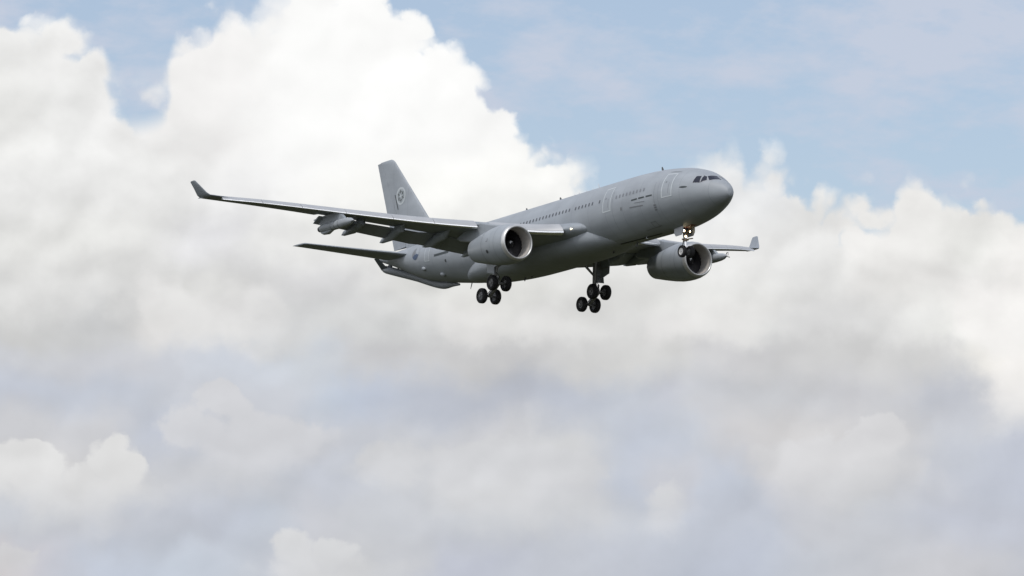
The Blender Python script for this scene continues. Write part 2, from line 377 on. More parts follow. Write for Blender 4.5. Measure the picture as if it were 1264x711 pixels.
# =====================================================================================
# THE AIRCRAFT: x metres aft of the nose tip, y to starboard, z up from the cabin axis
# =====================================================================================
jet = bpy.data.objects.new('tanker_aircraft', None); col.objects.link(jet)
jet.matrix_world = Matrix.Translation(PLANE_POS) @ Q.to_4x4()
jet.empty_display_size = 3
jet['label'] = 'grey twin engine military tanker jet flying with its landing gear down'
jet['category'] = 'aircraft'
def W(x, y, z): return Vector((28.0 - x, -y, z))
def link(name, me, parent, mats):
    for m in mats: me.materials.append(m)
    o = bpy.data.objects.new(name, me); col.objects.link(o); o.parent = parent; return o
class Mesh:
    """gathers shapes into one mesh; every shape carries a material slot"""
    def __init__(s): s.v = []; s.f = []; s.m = []
    def add(s, verts, faces, mi=0):
        b = len(s.v); s.v += [W(*p) for p in verts]; s.f += [[b + i for i in f] for f in faces]; s.m += [mi] * len(faces) if isinstance(mi, int) else mi
    def loft(s, rings, mi=0, cap0=True, cap1=True, closed=True, face_mat=None):
        n = len(rings[0]); vs = [p for r in rings for p in r]; fs = []; ms = []
        for i in range(len(rings) - 1):
            for j in range(n if closed else n - 1):
                k = (j + 1) % n
                fs.append([i * n + j, i * n + k, (i + 1) * n + k, (i + 1) * n + j]); ms.append(face_mat(i, j) if face_mat else mi)
        if cap0: fs.append(list(range(n))); ms.append(mi)
        if cap1: fs.append([(len(rings) - 1) * n + j for j in range(n)][::-1]); ms.append(mi)
        s.add(vs, fs, ms)
    def tube(s, pts, radii, n=12, mi=0):
        P = [Vector(p) for p in pts]
        if isinstance(radii, (int, float)): radii = [radii] * len(P)
        rings = []; up = None
        for i, p in enumerate(P):
            d = (P[min(i + 1, len(P) - 1)] - P[max(i - 1, 0)]).normalized()
            if up is None: up = Vector((0, 0, 1)) if abs(d.z) < .9 else Vector((0, 1, 0))
            a = d.cross(up).normalized(); b = d.cross(a).normalized(); r = radii[i]
            ra, rb = r if isinstance(r, tuple) else (r, r)
            rings.append([p + a * (ra * math.cos(2 * math.pi * j / n)) + b * (rb * math.sin(2 * math.pi * j / n)) for j in range(n)])
        s.loft(rings, mi)
    def box(s, c, h, mi=0):
        x, y, z = c; a, b, d = h
        vs = [(x + i * a, y + j * b, z + k * d) for i in (-1, 1) for j in (-1, 1) for k in (-1, 1)]
        s.add(vs, [[0, 1, 3, 2], [4, 6, 7, 5], [0, 4, 5, 1], [2, 3, 7, 6], [0, 2, 6, 4], [1, 5, 7, 3]], mi)
    def plate(s, poly, axis, off, th, mi=0):
        """an outline given in two coordinates, extruded along y (poly = x,z) or along x (poly = y,z)"""
        n = len(poly)
        P = lambda a, b, o: (a, o, b) if axis == 'y' else (o, a, b)
        vs = [P(a, b, off - th / 2) for a, b in poly] + [P(a, b, off + th / 2) for a, b in poly]
        s.add(vs, [list(range(n)), list(range(n, 2 * n))[::-1]] + [[i, (i + 1) % n, n + (i + 1) % n, n + i] for i in range(n)], mi)
    def lathe_x(s, prof, c, n=48, mi=0, tilt=0.0, seg_mat=None, close=False):
        """profile of (x, r) turned round the x direction through c; tilt raises the axis aft"""
        rings = [[(c[0] + x, c[1] + r * math.sin(2 * math.pi * j / n), c[2] + x * tilt + r * math.cos(2 * math.pi * j / n)) for j in range(n)] for x, r in prof]
        s.loft(rings, mi, close, close, face_mat=seg_mat)
    def lathe_y(s, prof, c, n=28, seg_mat=None):
        rings = [[(c[0] + r * math.cos(2 * math.pi * j / n), c[1] + y, c[2] + r * math.sin(2 * math.pi * j / n)) for j in range(n)] for y, r in prof]
        s.loft(rings, 0, True, True, face_mat=seg_mat)
    def build(s, name, parent, mats, smooth=38, recalc=True):
        me = bpy.data.meshes.new(name); me.from_pydata(s.v, [], s.f); me.update()
        for p, m in zip(me.polygons, s.m): p.material_index = m
        if recalc:
            bm = bmesh.new(); bm.from_mesh(me); bmesh.ops.recalc_face_normals(bm, faces=bm.faces); bm.to_mesh(me); bm.free()
        if smooth:
            me.shade_smooth(); me.set_sharp_from_angle(angle=rad(smooth))
        return link(name, me, parent, mats if isinstance(mats, (list, tuple)) else [mats])

# ---------------------------------------------------------------- fuselage
def xs_range(a, b, n): return [a + (b - a) * i / (n - 1) for i in range(n)]
fx = [0, .012, .03, .06, .1, .15, .2, .28, .38, .5, .65, .8, 1, 1.2, 1.4, 1.6, 1.8, 2, 2.2, 2.45, 2.7, 2.95, 3.2, 3.6, 4, 4.5, 5, 5.5, 6, 6.5, 7, 7.7, 8.5] + xs_range(10, 34, 13) + xs_range(35, 56, 36) + [56.3, 56.6, 56.9, 57.1, 57.25, 57.35]
def ring(x, n=72): return [fus_pt(x, 2 * math.pi * j / n) for j in range(n)]
m = Mesh(); m.loft([ring(x) for x in fx], 0)
fuselage = m.build('fuselage', jet, M_skin, 60)
m = Mesh(); m.lathe_x([(-.1, .12), (0, .17), (.08, .16), (.09, .12), (-.05, .1)], (57.36, 0, 2.3), 20)
m.build('exhaust_pipe', jet, M_exh)
# wing-to-body fairing
def belly_ring(x, w, zt, zb, e=2.6, n=64):
    zc = .5 * (zt + zb); h = .5 * (zt - zb); out = []
    for j in range(n):
        a = 2 * math.pi * j / n; c, s_ = math.cos(a), math.sin(a)
        out.append((x, w * math.copysign(abs(s_) ** (2 / e), s_), zc + h * math.copysign(abs(c) ** (2 / e), c)))
    return out
BF = [(14.6,1.0,-1.2,-2.5),(15.6,1.5,-.9,-2.78),(16.6,1.96,-.6,-2.92),(17.6,2.32,-.3,-3.03),(18.8,2.58,0,-3.12),(20.5,2.77,.25,-3.19),(23,2.93,.35,-3.22),(27,2.94,.35,-3.22),
      (30,2.93,.35,-3.21),(33,2.87,.15,-3.12),(35,2.74,-.1,-3.0),(37,2.42,-.45,-2.84),(38.5,2.0,-.8,-2.66),(40,1.2,-1.2,-2.38)]
fz = [pchip([b[0] for b in BF], [b[k] for b in BF]) for k in (1, 2, 3)]
m = Mesh(); m.loft([belly_ring(x, fz[0](x), fz[1](x), fz[2](x)) for x in xs_range(14.6, 40, 52)], 0)
m.build('belly_fairing', jet, M_skin, 60)

# patches that hug the skin: given in (x, angle from the crown to starboard in degrees)
def skin_patch(mm, quad, off=.012, n=10, mi=0, k=10):
    (a, b, c, d) = quad; vs = []
    for i in range(n + 1):
        for j in range(k + 1):
            u, v = i / n, j / k
            x = (a[0] * (1 - u) + b[0] * u) * (1 - v) + (d[0] * (1 - u) + c[0] * u) * v
            t = (a[1] * (1 - u) + b[1] * u) * (1 - v) + (d[1] * (1 - u) + c[1] * u) * v
            vs.append(fus_pt(x, rad(t), off))
    mm.add(vs, [[i * (k + 1) + j, (i + 1) * (k + 1) + j, (i + 1) * (k + 1) + j + 1, i * (k + 1) + j + 1] for i in range(n) for j in range(k)], mi)
def skin_line(mm, p, q, wx, off=.016, n=10, mi=0):
    """a painted line of width wx (metres) between two skin points"""
    L = math.hypot(q[0] - p[0], rad(q[1] - p[1]) * 2.7) or 1
    nx, nt = -rad(q[1] - p[1]) * 2.7 / L * wx / 2, (q[0] - p[0]) / L * wx / 2
    nt = math.degrees(nt / 2.7)
    skin_patch(mm, [(p[0] + nx, p[1] + nt), (q[0] + nx, q[1] + nt), (q[0] - nx, q[1] - nt), (p[0] - nx, p[1] - nt)], off, n, mi, 1)
def box_lines(mm, x0, x1, t0, t1, w, off=.017, mi=0):
    h = w / 2; dt = math.degrees(h / 2.7)
    for p, q in (((x0 - h, t0), (x1 + h, t0)), ((x0 - h, t1), (x1 + h, t1)), ((x0, t0 - dt), (x0, t1 + dt)), ((x1, t0 - dt), (x1, t1 + dt))): skin_line(mm, p, q, w, off, 14, mi)
def door(x0, x1, t0, t1, small=False):
    for s in (1, -1):
        m = Mesh(); a, b = (s * t0, s * t1)
        skin_patch(m, [(x0, a), (x1, a), (x1, b), (x0, b)], .008, 6, 0, 14)
        d = m.build('door', jet, M_doorin, 60)
        m = Mesh(); lo, hi = min(a, b), max(a, b); box_lines(m, x0, x1, lo, hi, 0.085 if not small else .075); m.build('door_outline', d, M_outline, 0)
        if not small:
            m = Mesh(); xm = .5 * (x0 + x1); skin_line(m, (xm - .2, s * (t0 + 22)), (xm - .2, s * (t1 - 6)), .04, .015); m.build('door_seam', d, M_faint, 0)
            m = Mesh(); skin_line(m, (xm + .22, s * (t0 + 19)), (xm + .22, s * (t0 + 23)), .14, .015); m.build('door_handle', d, M_faint, 0)
door(5.03, 6.24, 44, 95.3); door(13.9, 15.05, 50.5, 95.2); door(44.45, 45.33, 56, 100, True)
def window(x, t, glassm, w=.115, h=.165):
    for s in (1, -1):
        m = Mesh(); vs = [fus_pt(x, rad(s * t), .014)]
        for k in range(14):
            a = 2 * math.pi * k / 14; c, q = math.cos(a), math.sin(a)
            vs.append(fus_pt(x + w * math.copysign(abs(c) ** .6, c), rad(s * (t + math.degrees(h * math.copysign(abs(q) ** .6, q) / 2.8))), .014))
        m.add(vs, [[0, 1 + k, 1 + (k + 1) % 14] for k in range(14)])
        m.build('window', jet, glassm, 0)
for k in range(9): window(8.88 + k * .522, 73.2 + k * .14, M_blank)
window(15.67, 73.5, M_pane)
for k in range(6): window(16.79 + k * .534, 73.1 - k * .1, M_pane)
for k in range(16): window(20.46 + k * .534, 71.9 - k * .05, M_pane)
for k in range(17): window(29.3 + k * .66, 71.5, M_pane)
# cockpit windows: three each side of the centre post
for s in (1, -1):
    for q in ([(2.88, 68.2), (2.26, 64.6), (2.47, 39.5), (2.84, 45.0)], [(2.22, 63.2), (1.84, 47.4), (2.07, 33.2), (2.36, 33.5)], [(1.66, 44.8), (1.04, 11), (1.78, 2.6), (2.10, 29.4)]):
        m = Mesh(); skin_patch(m, [(x, s * t) for x, t in q], .014, 12, 0, 12); w_ = m.build('cockpit_window', jet, M_glass, 60)
        m = Mesh(); P = [(x, s * t) for x, t in q]
        for i in range(4): skin_line(m, P[i], P[(i + 1) % 4], .05, .011, 8)
        m.build('window_frame', w_, M_light, 0)
# markings
for a, b in (((10.66, 88), (9.80, 87.5)), ((9.57, 87.4), (8.72, 87.2)), ((8.48, 87), (7.56, 86.7))):
    m = Mesh()
    for k in range(7):                                     # a word of close-set letters
        x0 = a[0] + (b[0] - a[0]) * (k + .02) / 7; x1 = a[0] + (b[0] - a[0]) * (k + .98) / 7; t = a[1] + (b[1] - a[1]) * k / 7
        skin_patch(m, [(x0, t - 1.35), (x1, t - 1.35), (x1, t + 1.35), (x0, t + 1.35)], .013, 1, 0, 2)
    m.build('lettering', jet, M_text, 0)
for p, q, w_ in (((11.0, 100), (8.99, 101.5), .09), ((10.2, 94), (8.7, 95.2), .05), ((7.5, 106), (7.15, 106), .12), ((7.5, 110.5), (7.15, 110.5), .12), ((7.5, 115), (7.15, 115), .12), ((10.5, 150.8), (8.0, 148), .06), ((12.4, 98), (12.15, 98), .25)):
    m = Mesh(); skin_line(m, p, q, w_, .013); m.build('stencil_mark', jet, M_faint, 0)
for x in (7.3, 13.6):
    m = Mesh(); skin_line(m, (x, 62), (x, 135), .03, .012); m.build('hull_seam', jet, M_faint, 0)
m = Mesh(); box_lines(m, 8.3, 9.0, 136, 149, .06); m.build('hatch_outline', jet, M_faint, 0)
m = Mesh(); skin_line(m, (43.4, 89.6), (40.68, 86.4), .22, .02); m.build('lettering', jet, M_text, 0)
m = Mesh(); skin_line(m, (15.62, 167.3), (9.53, 170.6), .16, .02, 24); m.build('belly_dark_strip', jet, M_dark, 0)  # thin flat dark strip laid lengthwise on the lower hull
# roundel: three tinted sectors and a centre spot
m = Mesh(); RX, RT, RR = 47.4, 74.5, .72
for k in range(48):
    a0, a1 = 2 * math.pi * k / 48, 2 * math.pi * (k + 1) / 48
    f = lambda a, r: fus_pt(RX + r * math.cos(a), rad(RT + math.degrees(r * math.sin(a) / 2.25)), .02)
    mi = 0 if 4 <= k < 22 else (2 if 22 <= k < 34 else 1)
    mi = 0 if (k + 43) % 48 < 17 else (1 if (k + 43) % 48 < 33 else 2)
    m.add([f(a0, .14), f(a0, RR), f(a1, RR), f(a1, .14)], [[0, 1, 2, 3]], mi)
m.build('roundel', jet, [M_navy, M_doorin, M_faint], 0)
# probes, lamps, blisters and antennas
def skin_blob(name, x, t, a, b, c, mt, smooth=60):
    """half ellipsoid on the skin: a along the hull, b round it, c its height"""
    m = Mesh(); R0 = []
    for i in range(6):
        ph = math.pi / 2 * i / 5; r_, h_ = math.cos(ph), math.sin(ph)
        R0.append([fus_pt(x + a * r_ * math.cos(2 * math.pi * k / 16), rad(t + math.degrees(b * r_ * math.sin(2 * math.pi * k / 16) / 2.5)), c * h_ + .004) for k in range(16)])
    m.loft(R0, 0, True, True); return m.build(name, jet, mt, smooth)
skin_blob('sensor_recess', 3.73, 79.5, .42, .10, .03, M_text)
skin_blob('camera_blister', 46.0, 118.6, .34, .24, .2, M_skin); skin_blob('camera_blister', 43.14, 136, .34, .24, .2, M_skin)
skin_blob('drain_port', 41.36, 104.3, .16, .16, .02, M_ant)
skin_blob('antenna_pad', 5.6, 36, .8, .05, .02, M_faint)
def blade(x, y, z, h, c, mt, lean=.35, up=1):
    m = Mesh(); rings = []
    for k, (f, s_) in enumerate(((0, 1), (.6, .8), (1, .45))):
        zz = z + up * h * f; x0 = x + lean * h * f; cc = c * s_
        rings.append([(x0 - cc * .5, y, zz), (x0 - cc * .1, y + .05 * s_, zz), (x0 + cc * .5, y, zz), (x0 - cc * .1, y - .05 * s_, zz)])
    m.loft(rings); m.build('antenna', jet, mt, 30)
for x, h, c, mt in ((31.2, .32, .36, M_ant), (25.6, .36, .40, M_ant), (23.3, .20, .16, M_ant), (22.6, .28, .14, M_light), (21.4, .26, .14, M_light), (20.4, .28, .14, M_light), (19.4, .55, .12, M_light), (9.6, .40, .34, M_ant)): blade(x, .15, f_top(x) - .05, h, c, mt)
for x, z, h, c, mt in ((41.0, -2.2, .6, .2, M_ant), (31.9, -3.15, .32, .35, M_ant), (30.8, -3.16, .18, .3, M_ant), (13.9, -2.78, .42, .3, M_ant), (17.6, -3.0, .2, .4, M_ant)): blade(x, .0, z, h, c, mt, .5, -1)
m = Mesh(); m.tube([(11.6, .6, -2.70), (11.5, .75, -2.9), (11.2, .75, -3.0)], [.05, .04, .02], 8); m.build('probe', jet, M_light)

# ---------------------------------------------------------------- aerofoils
def yt(s, t): return 5 * t * (.2969 * math.sqrt(max(s, 0)) - .126 * s - .3516 * s * s + .2843 * s ** 3 - .1015 * s ** 4)
def foil(tc, smax=1.0, n=16, smin=0.0, camber=.0):
    """(s, z) round the section from the upper trailing edge over the nose to the lower trailing edge"""
    S = [smin + (smax - smin) * (1 - math.cos(math.pi * i / (2 * n))) for i in range(n + 1)]
    cam_ = lambda s: camber * 4 * s * (1 - s)
    up = [(s, cam_(s) + yt(s, tc)) for s in S]; lo = [(s, cam_(s) - yt(s, tc) * .92) for s in S]
    return up[::-1] + lo[1 if smin == 0 else 0:]
LEX = pchip([1.5, 2.4, 3.0, 3.7, 9.8, 29.35], [17.2, 17.6, 18.75, 19.75, 23.92, 36.5])
LEZ = pchip([1.5, 2.4, 3.7, 9.8, 13.3, 18.9, 22.8, 25.7, 29.35], [-1.05, -1.02, -.95, -.34, .10, 1.0, 1.66, 2.12, 2.62])
TEX = pchip([1.5, 3.0, 9.6, 29.35], [29.4, 29.7, 30.5, 38.4])
TWI = pchip([1.5, 9.6, 14, 29], [2.2, 1.3, .5, 0])
TCK = pchip([1.5, 9.6, 29], [.135, .115, .10])
def wing_ring(y, s, smax=1.0):
    xl, zl, c, tw = LEX(y), LEZ(y), TEX(y) - LEX(y), rad(TWI(y))
    P = foil(TCK(y), smax, 18, 0, .012)
    if 3.5 < y < 28.8:                                         # behind a run-out slat the fixed nose is set back and slimmer
        cs = min(.62 + .34 * (29 - y) / 25, .34 * c) / c
        P = [(cs * .5 + q * .5, zt * (.35 + .65 * q / cs)) if q < cs else (q, zt) for q, zt in P]
    return [(xl + c * (q * math.cos(tw) + zt * math.sin(tw)), s * y, zl + c * (-q * math.sin(tw) + zt * math.cos(tw))) for q, zt in P]
def wing_at(y, q, side=-1):
    """height of the wing's lower (-1) or upper (+1) skin at chord fraction q, with its x"""
    c, tw = TEX(y) - LEX(y), rad(TWI(y)); zt = .012 * 4 * q * (1 - q) + side * yt(q, TCK(y)) * (1 if side > 0 else .92)
    return LEX(y) + c * q, LEZ(y) + c * (-q * math.sin(tw) + zt)
def smax_at(y): return 1 - (.62 + .05 * (20 - y) * .6) / (TEX(y) - LEX(y)) if y < 20.5 else 1.0
YS = [1.5, 2.0, 2.4, 2.7, 3.0, 3.35, 3.7, 5, 6.5, 8, 9.6, 11, 12.5, 14, 16, 18, 20.45, 20.52, 22, 24, 26, 28, 29.35]
SLATS = [(3.75, 8.95), (10.0, 13.1), (13.14, 16.1), (16.14, 19.55), (19.59, 22.8), (22.84, 25.7), (25.74, 28.65)]
FLAPS = [(3.3, 9.60), (9.62, 20.4)]
TRACKS = [(7.1, 31.6, -1.85), (10.8, 32.05, -1.20), (14.35, 33.45, -.88), (17.5, 34.75, -.25)]
for s in (1, -1):
    m = Mesh(); m.loft([wing_ring(y, s, smax_at(y)) for y in YS]); wing = m.build('wing', jet, M_wing, 40)
    # slats, run forward and down
    for y0, y1 in SLATS:
        rings = []
        for k in range(7):
            y = y0 + (y1 - y0) * k / 6; c = TEX(y) - LEX(y); tw = rad(TWI(y)); cs = min(.62 + .34 * (29 - y) / 25, .34 * c) / c
            P = [(q, zt) for q, zt in foil(TCK(y) * 1.06, cs, 9, 0, .012)]
            P = P[:-3]                                          # the lower lip stops short of the chord's full cut
            inner = [(cs * .35, P[-1][1] * .35 + .004), (cs * .55, P[0][1] * .62)]
            P = P + inner
            pq, pz = P[0]; dr = rad(27); rr = []
            for q, zt in P:
                a, b = q - pq, zt - pz
                a, b = a * math.cos(dr) - b * math.sin(dr), a * math.sin(dr) + b * math.cos(dr)
                q2, z2 = pq + a, pz + b
                rr.append((LEX(y) + c * (q2 * math.cos(tw) + z2 * math.sin(tw)) - .30 * min(1, c / 5), s * y, LEZ(y) + c * (-q2 * math.sin(tw) + z2 * math.cos(tw)) - .03))
            rings.append(rr)
        m = Mesh(); nface = len(rings[0])
        m.loft(rings, 0, face_mat=lambda i, j: 1 if 7 <= j <= 13 else 0)
        m.build('slat', jet, [M_slat, M_metal], 40)
    # flaps, run aft and drooped
    for y0, y1 in FLAPS:
        rings = []
        for k in range(13):
            y = y0 + (y1 - y0) * k / 12; c = TEX(y) - LEX(y); sm = smax_at(y); x0, z0 = wing_at(y, sm, -1)
            cf = 1.25 + .075 * (20.4 - y) if y > 9.6 else 2.05; d = rad(24)
            rings.append([(x0 - .12 + cf * (q * math.cos(d) + zt * math.sin(d)), s * y, z0 - (.03 if y < 9.7 else min(.155, max(.0, (y - 11.2) * .16))) + cf * (-q * math.sin(d) + zt * math.cos(d))) for q, zt in foil(.13, 1, 10, 0, .02)])
        m = Mesh(); m.loft(rings); m.build('flap', jet, M_wing, 40)
    # flap track fairings
    for y, xt, zt_ in TRACKS:
        c = TEX(y) - LEX(y); pts = []; rr = []
        xa, za = wing_at(y, max(.42, 1 - 4.2 / c)); xb, zb = wing_at(y, 1 - 1.5 / c)
        P = [(xa, za + .10), (xa + .5, za - .04), (.5 * (xa + xb), .5 * (za + zb) - .28), (xb, zb - .36), (xb + 1.0, zb * .55 + zt_ * .45 - .30), (xt - .5, zt_ - .02 + .10), (xt, zt_)]
        Rr = [(.06, .05), (.20, .22), (.31, .40), (.34, .46), (.29, .42), (.14, .24), (.02, .03)]
        m = Mesh(); m.tube([(x, s * y, z) for x, z in P], Rr, 14); m.build('flap_track_fairing', jet, M_wing, 50)
    # winglet with its blended root
    tips = []
    for k, (xl, y, z, c, cant) in enumerate(((36.5, 29.35, 2.62, 1.90, 0), (36.62, 29.62, 2.67, 1.92, 35), (36.88, 29.83, 2.90, 1.76, 58), (37.45, 30.16, 3.56, 1.26, 64), (37.88, 30.42, 4.06, .92, 64), (38.06, 30.45, 4.12, .62, 64))):
        ca = rad(cant); tips.append([(xl + c * q, s * (y - c * zt * math.sin(ca)), z + c * zt * math.cos(ca)) for q, zt in foil(.09, 1, 18, 0, 0)])
    m = Mesh(); m.loft(tips); m.build('winglet', jet, M_wing, 40)
    m = Mesh(); m.tube([(37.0, s * 29.35, 2.60), (38.0, s * 29.60, 2.66), (38.75, s * 29.68, 2.68)], [(.08, .07), (.10, .06), (.02, .02)], 10); m.build('wing_tip_cap', jet, M_wing, 50)
    # root landing lamp
    m = Mesh(); m.tube([(18.75, s * 3.52, -1.12), (18.95, s * 3.60, -1.12)], [.02, .10], 12); m.build('landing_lamp', jet, M_lampw)
    # refuelling pod under the outer wing
    py, pz = s * 19.9, -.12
    m = Mesh(); m.lathe_x([(0, .02), (.05, .08), (.2, .16), (.5, .28), (1.0, .36), (1.8, .40), (3.6, .40), (4.4, .42), (5.0, .41), (5.6, .33), (5.75, .25), (5.5, .18)], (28.45, py, pz), 24, 0, .02)
    m.tube([(32.0, py, pz - .24), (32.9, py, pz - .40), (33.6, py, pz - .34), (34.1, py, pz - .2)], [(.16, .08), (.26, .16), (.24, .15), (.1, .08)], 12)
    pod = m.build('refuelling_pod', jet, M_pod, 45)
    m = Mesh(); zl = wing_at(19.9, .2)[1]
    m.plate([(29.7, pz + .25), (30.4, .70), (31.3, 1.05), (34.2, 1.05), (35.3, .98), (34.6, .62), (33.8, pz + .30), (32.0, pz + .25)], 'y', py, .30); m.build('pod_pylon', pod, M_wing, 20)
    m = Mesh(); m.lathe_x([(0, .24), (.15, .28), (.35, .25), (.2, .15)], (34.05, py, pz + .11), 18); m.build('hose_drogue', pod, M_dark)
    m = Mesh(); m.tube([(28.3, py, pz), (28.25, py, pz + .0), (28.2, py, pz + .30)], [.02, .03, .02], 6)
    for k in range(3): m.tube([(28.35, py + .30 * math.sin(k * 2.1), pz + .30 * math.cos(k * 2.1)), (28.65, py + .02 * math.sin(k * 2.1), pz + .02 * math.cos(k * 2.1))], [.045, .03], 5)
    m.build('ram_air_turbine', pod, M_dark)
    for x in (30.6, 31.3, 31.9):
        m = Mesh(); m.lathe_x([(0, .403), (.05, .408), (.10, .403)], (x, py, pz + .02 * (x - 28.45)), 24); m.build('pod_joint', pod, M_faint)

    # ------------------------------------------------------------ engine
    ec = (18.24, s * 9.48, -2.88); tl = .04
    m = Mesh(); m.lathe_x([(.30, 1.585), (.8, 1.69), (1.3, 1.735), (1.9, 1.75), (2.6, 1.72), (3.4, 1.62), (4.3, 1.48), (5.2, 1.32), (6.0, 1.16), (6.62, 1.04), (6.60, 1.0), (6.0, 1.02), (5.2, 1.05)], ec, 64, 0, tl)
    eng = m.build('engine', jet, M_nac, 40)
    m = Mesh(); m.lathe_x([(.30, 1.587), (.14, 1.535), (.05, 1.475), (.01, 1.43), (0, 1.40), (.01, 1.37), (.05, 1.34), (.12, 1.315), (.22, 1.30)], ec, 64, 0, tl); m.build('inlet_lip', eng, M_lip, 60)
    m = Mesh(); m.lathe_x([(.22, 1.30), (.5, 1.275), (1.0, 1.27), (1.55, 1.28)], ec, 64, 0, tl); m.build('inlet_duct', eng, M_duct, 60)
    m = Mesh(); cx, cy, cz = ec
    for k in range(26):
        a = 2 * math.pi * k / 26; rows = []
        for i in range(6):
            r = .34 + (1.26 - .34) * i / 5; tw = rad(25 + 38 * i / 5); ch = .20 + .06 * i / 5; row = []
            for j in (-1, 0, 1):
                dxx = -j * ch * math.cos(tw); dt = j * ch * math.sin(tw) / r; row.append((cx + 1.45 + dxx * .6, cy + r * math.sin(a + dt), cz + .06 + r * math.cos(a + dt)))
            rows.append(row)
        m.add([p for r_ in rows for p in r_], [[i * 3 + j, i * 3 + j + 1, i * 3 + j + 4, i * 3 + j + 3] for i in range(5) for j in range(2)])
    m.lathe_x([(1.75, 1.27), (1.76, .05)], ec, 32, 1, tl, close=False)
    m.build('fan', eng, [M_blade, M_dark], 60, False)
    m = Mesh(); m.lathe_x([(.90, .01), (.96, .08), (1.1, .19), (1.3, .30), (1.45, .36), (1.7, .36)], ec, 32, 0, tl); sp = m.build('spinner', eng, M_spin, 60)
    m = Mesh(); nn = 26                                       # the white swirl painted on the spinner
    pr = pchip([.02, .08, .19, .30, .36], [.90, .96, 1.1, 1.3, 1.45])
    vs = []
    for k in range(nn + 1):
        a = rad(-150 + 250 * k / nn); r = .26 - .10 * k / nn; w_ = .12 * math.sin(math.pi * (k + .6) / (nn + 1.2))
        for rr_ in (r - w_ / 2, r + w_ / 2): vs.append((cx + pr(rr_) - .02, cy + rr_ * math.sin(a), cz + .045 + rr_ * math.cos(a)))
    m.add(vs, [[2 * k, 2 * k + 1, 2 * k + 3, 2 * k + 2] for k in range(nn)]); m.build('spinner_swirl', eng, M_white, 0, False)
    m = Mesh(); m.lathe_x([(5.2, 1.04), (5.3, .5), (6.2, .45), (7.0, .18), (7.15, .02)], ec, 32, 0, tl); m.build('exhaust_cone', eng, M_exh, 60)
    # pylon
    prof = [(19.9, -1.18), (21.0, -.92), (22.2, -.66), (23.2, -.42), (23.9, -.20), (24.6, -.12), (26, -.4), (28.2, -.95), (27.6, -1.35), (25.6, -1.75), (23, -1.9), (21, -1.6)]
    m = Mesh(); m.plate(prof, 'y', s * 9.48, .42); pyl = m.build('engine_pylon', jet, M_nac, 25)
    bv = pyl.modifiers.new('bevel', 'BEVEL'); bv.width = .14; bv.segments = 3; bv.limit_method = 'ANGLE'
    # nacelle details: vent, strake, latch line
    def nac_pt(x, a, off=.012):
        r = pchip([.3, .8, 1.3, 1.9, 2.6, 3.4, 4.3, 5.2, 6.0, 6.62], [1.585, 1.69, 1.735, 1.75, 1.72, 1.62, 1.48, 1.32, 1.16, 1.04])(x) + off
        return (cx + x, cy + r * math.sin(a), cz + x * tl + r * math.cos(a))
    for x, a, w_, h_ in ((2.55, 112, .20, .17), (2.5, 82, .12, .05), (2.35, 78, .05, .16)):
        m = Mesh(); m.add([nac_pt(x, rad(s * a))] + [nac_pt(x + w_ * math.cos(2 * math.pi * k / 12), rad(s * a) + h_ * math.sin(2 * math.pi * k / 12) / 1.7) for k in range(12)], [[0, 1 + k, 1 + (k + 1) % 12] for k in range(12)])
        m.build('nacelle_vent', eng, M_ant if w_ > .15 else M_faint, 0)
    for x in (1.35, 3.55):
        m = Mesh(); m.lathe_x([(x, pchip([1.35, 3.55], [1.737, 1.598])(x) + .006), (x + .035, pchip([1.35, 3.55], [1.737, 1.598])(x) + .006)], ec, 64, 0, tl); m.build('cowl_joint', eng, M_faint, 0)
    # ------------------------------------------------------------ tailplane
    hx = pchip([.4, 2.4, 9.78], [48.6, 49.98, 54.97]); hz = pchip([.4, 2.4, 9.78], [1.46, 1.74, 2.88]); ht = pchip([.4, 2.4, 9.78], [54.3, 54.75, 57.35])
    def tail_ring(y, q0, q1, n=12, xo=0, tcc=.095):
        c = ht(y) - hx(y); tw = rad(-3.0)
        return [(hx(y) + xo + c * (q * math.cos(tw) + zt * math.sin(tw)), s * y, hz(y) + c * (-q * math.sin(tw) + zt * math.cos(tw))) for q, zt in foil(tcc, q1, n, q0)]
    ys = [.4, 1.2, 2.4, 4, 6, 8, 9.3, 9.62]
    tip = [(54.97 + .25, s * 9.78, 2.905)]
    m = Mesh(); m.loft([tail_ring(y, 0, .72) for y in ys] + [tail_ring(9.78, 0, .72, xo=.22, tcc=.05)]); hs = m.build('tailplane', jet, M_wing, 40)
    m = Mesh(); m.loft([tail_ring(y, .728, 1.0) for y in ys[1:]] + [tail_ring(9.76, .80, .93, xo=.15, tcc=.04)]); m.build('elevator', hs, M_wing, 30)
# ---------------------------------------------------------------- fin
fl = lambda z: 48.58 + (z - 5.18) * .9376; ft = lambda z: 56.14 + (z - 6.72) * .322
def fin_ring(z, q0, q1, tcc=.10, xo=0.0, n=14):
    c = ft(z) - fl(z); return [(fl(z) + xo + c * q, c * zt, z + (0.35 * (.5 - q) * -.3 if False else 0)) for q, zt in foil(tcc, q1, n, q0)]
m = Mesh(); m.loft([fin_ring(z, 0, .69) for z in (2.0, 3, 5, 7, 9, 11, 11.5)] + [fin_ring(11.72, 0, .69, .09, .10), fin_ring(11.84, 0, .69, .05, .32)]); fin = m.build('tail_fin', jet, M_skin, 40)
m = Mesh(); m.loft([fin_ring(z, .697, 1) for z in (2.9, 5, 7, 9, 11, 11.78)]); m.build('rudder', fin, M_skin, 30)
m = Mesh(); m.tube([(42.6, 0, 2.70), (44.5, 0, 2.80), (46.0, 0, 3.0), (47.2, 0, 3.7), (48.0, 0, 4.5)], [(.05, .05), (.16, .12), (.22, .2), (.2, .2), (.05, .1)], 12); m.build('fin_fillet', fin, M_skin, 50)
def fin_y(x, z):
    c = ft(z) - fl(z); return c * yt((x - fl(z)) / c, .10)
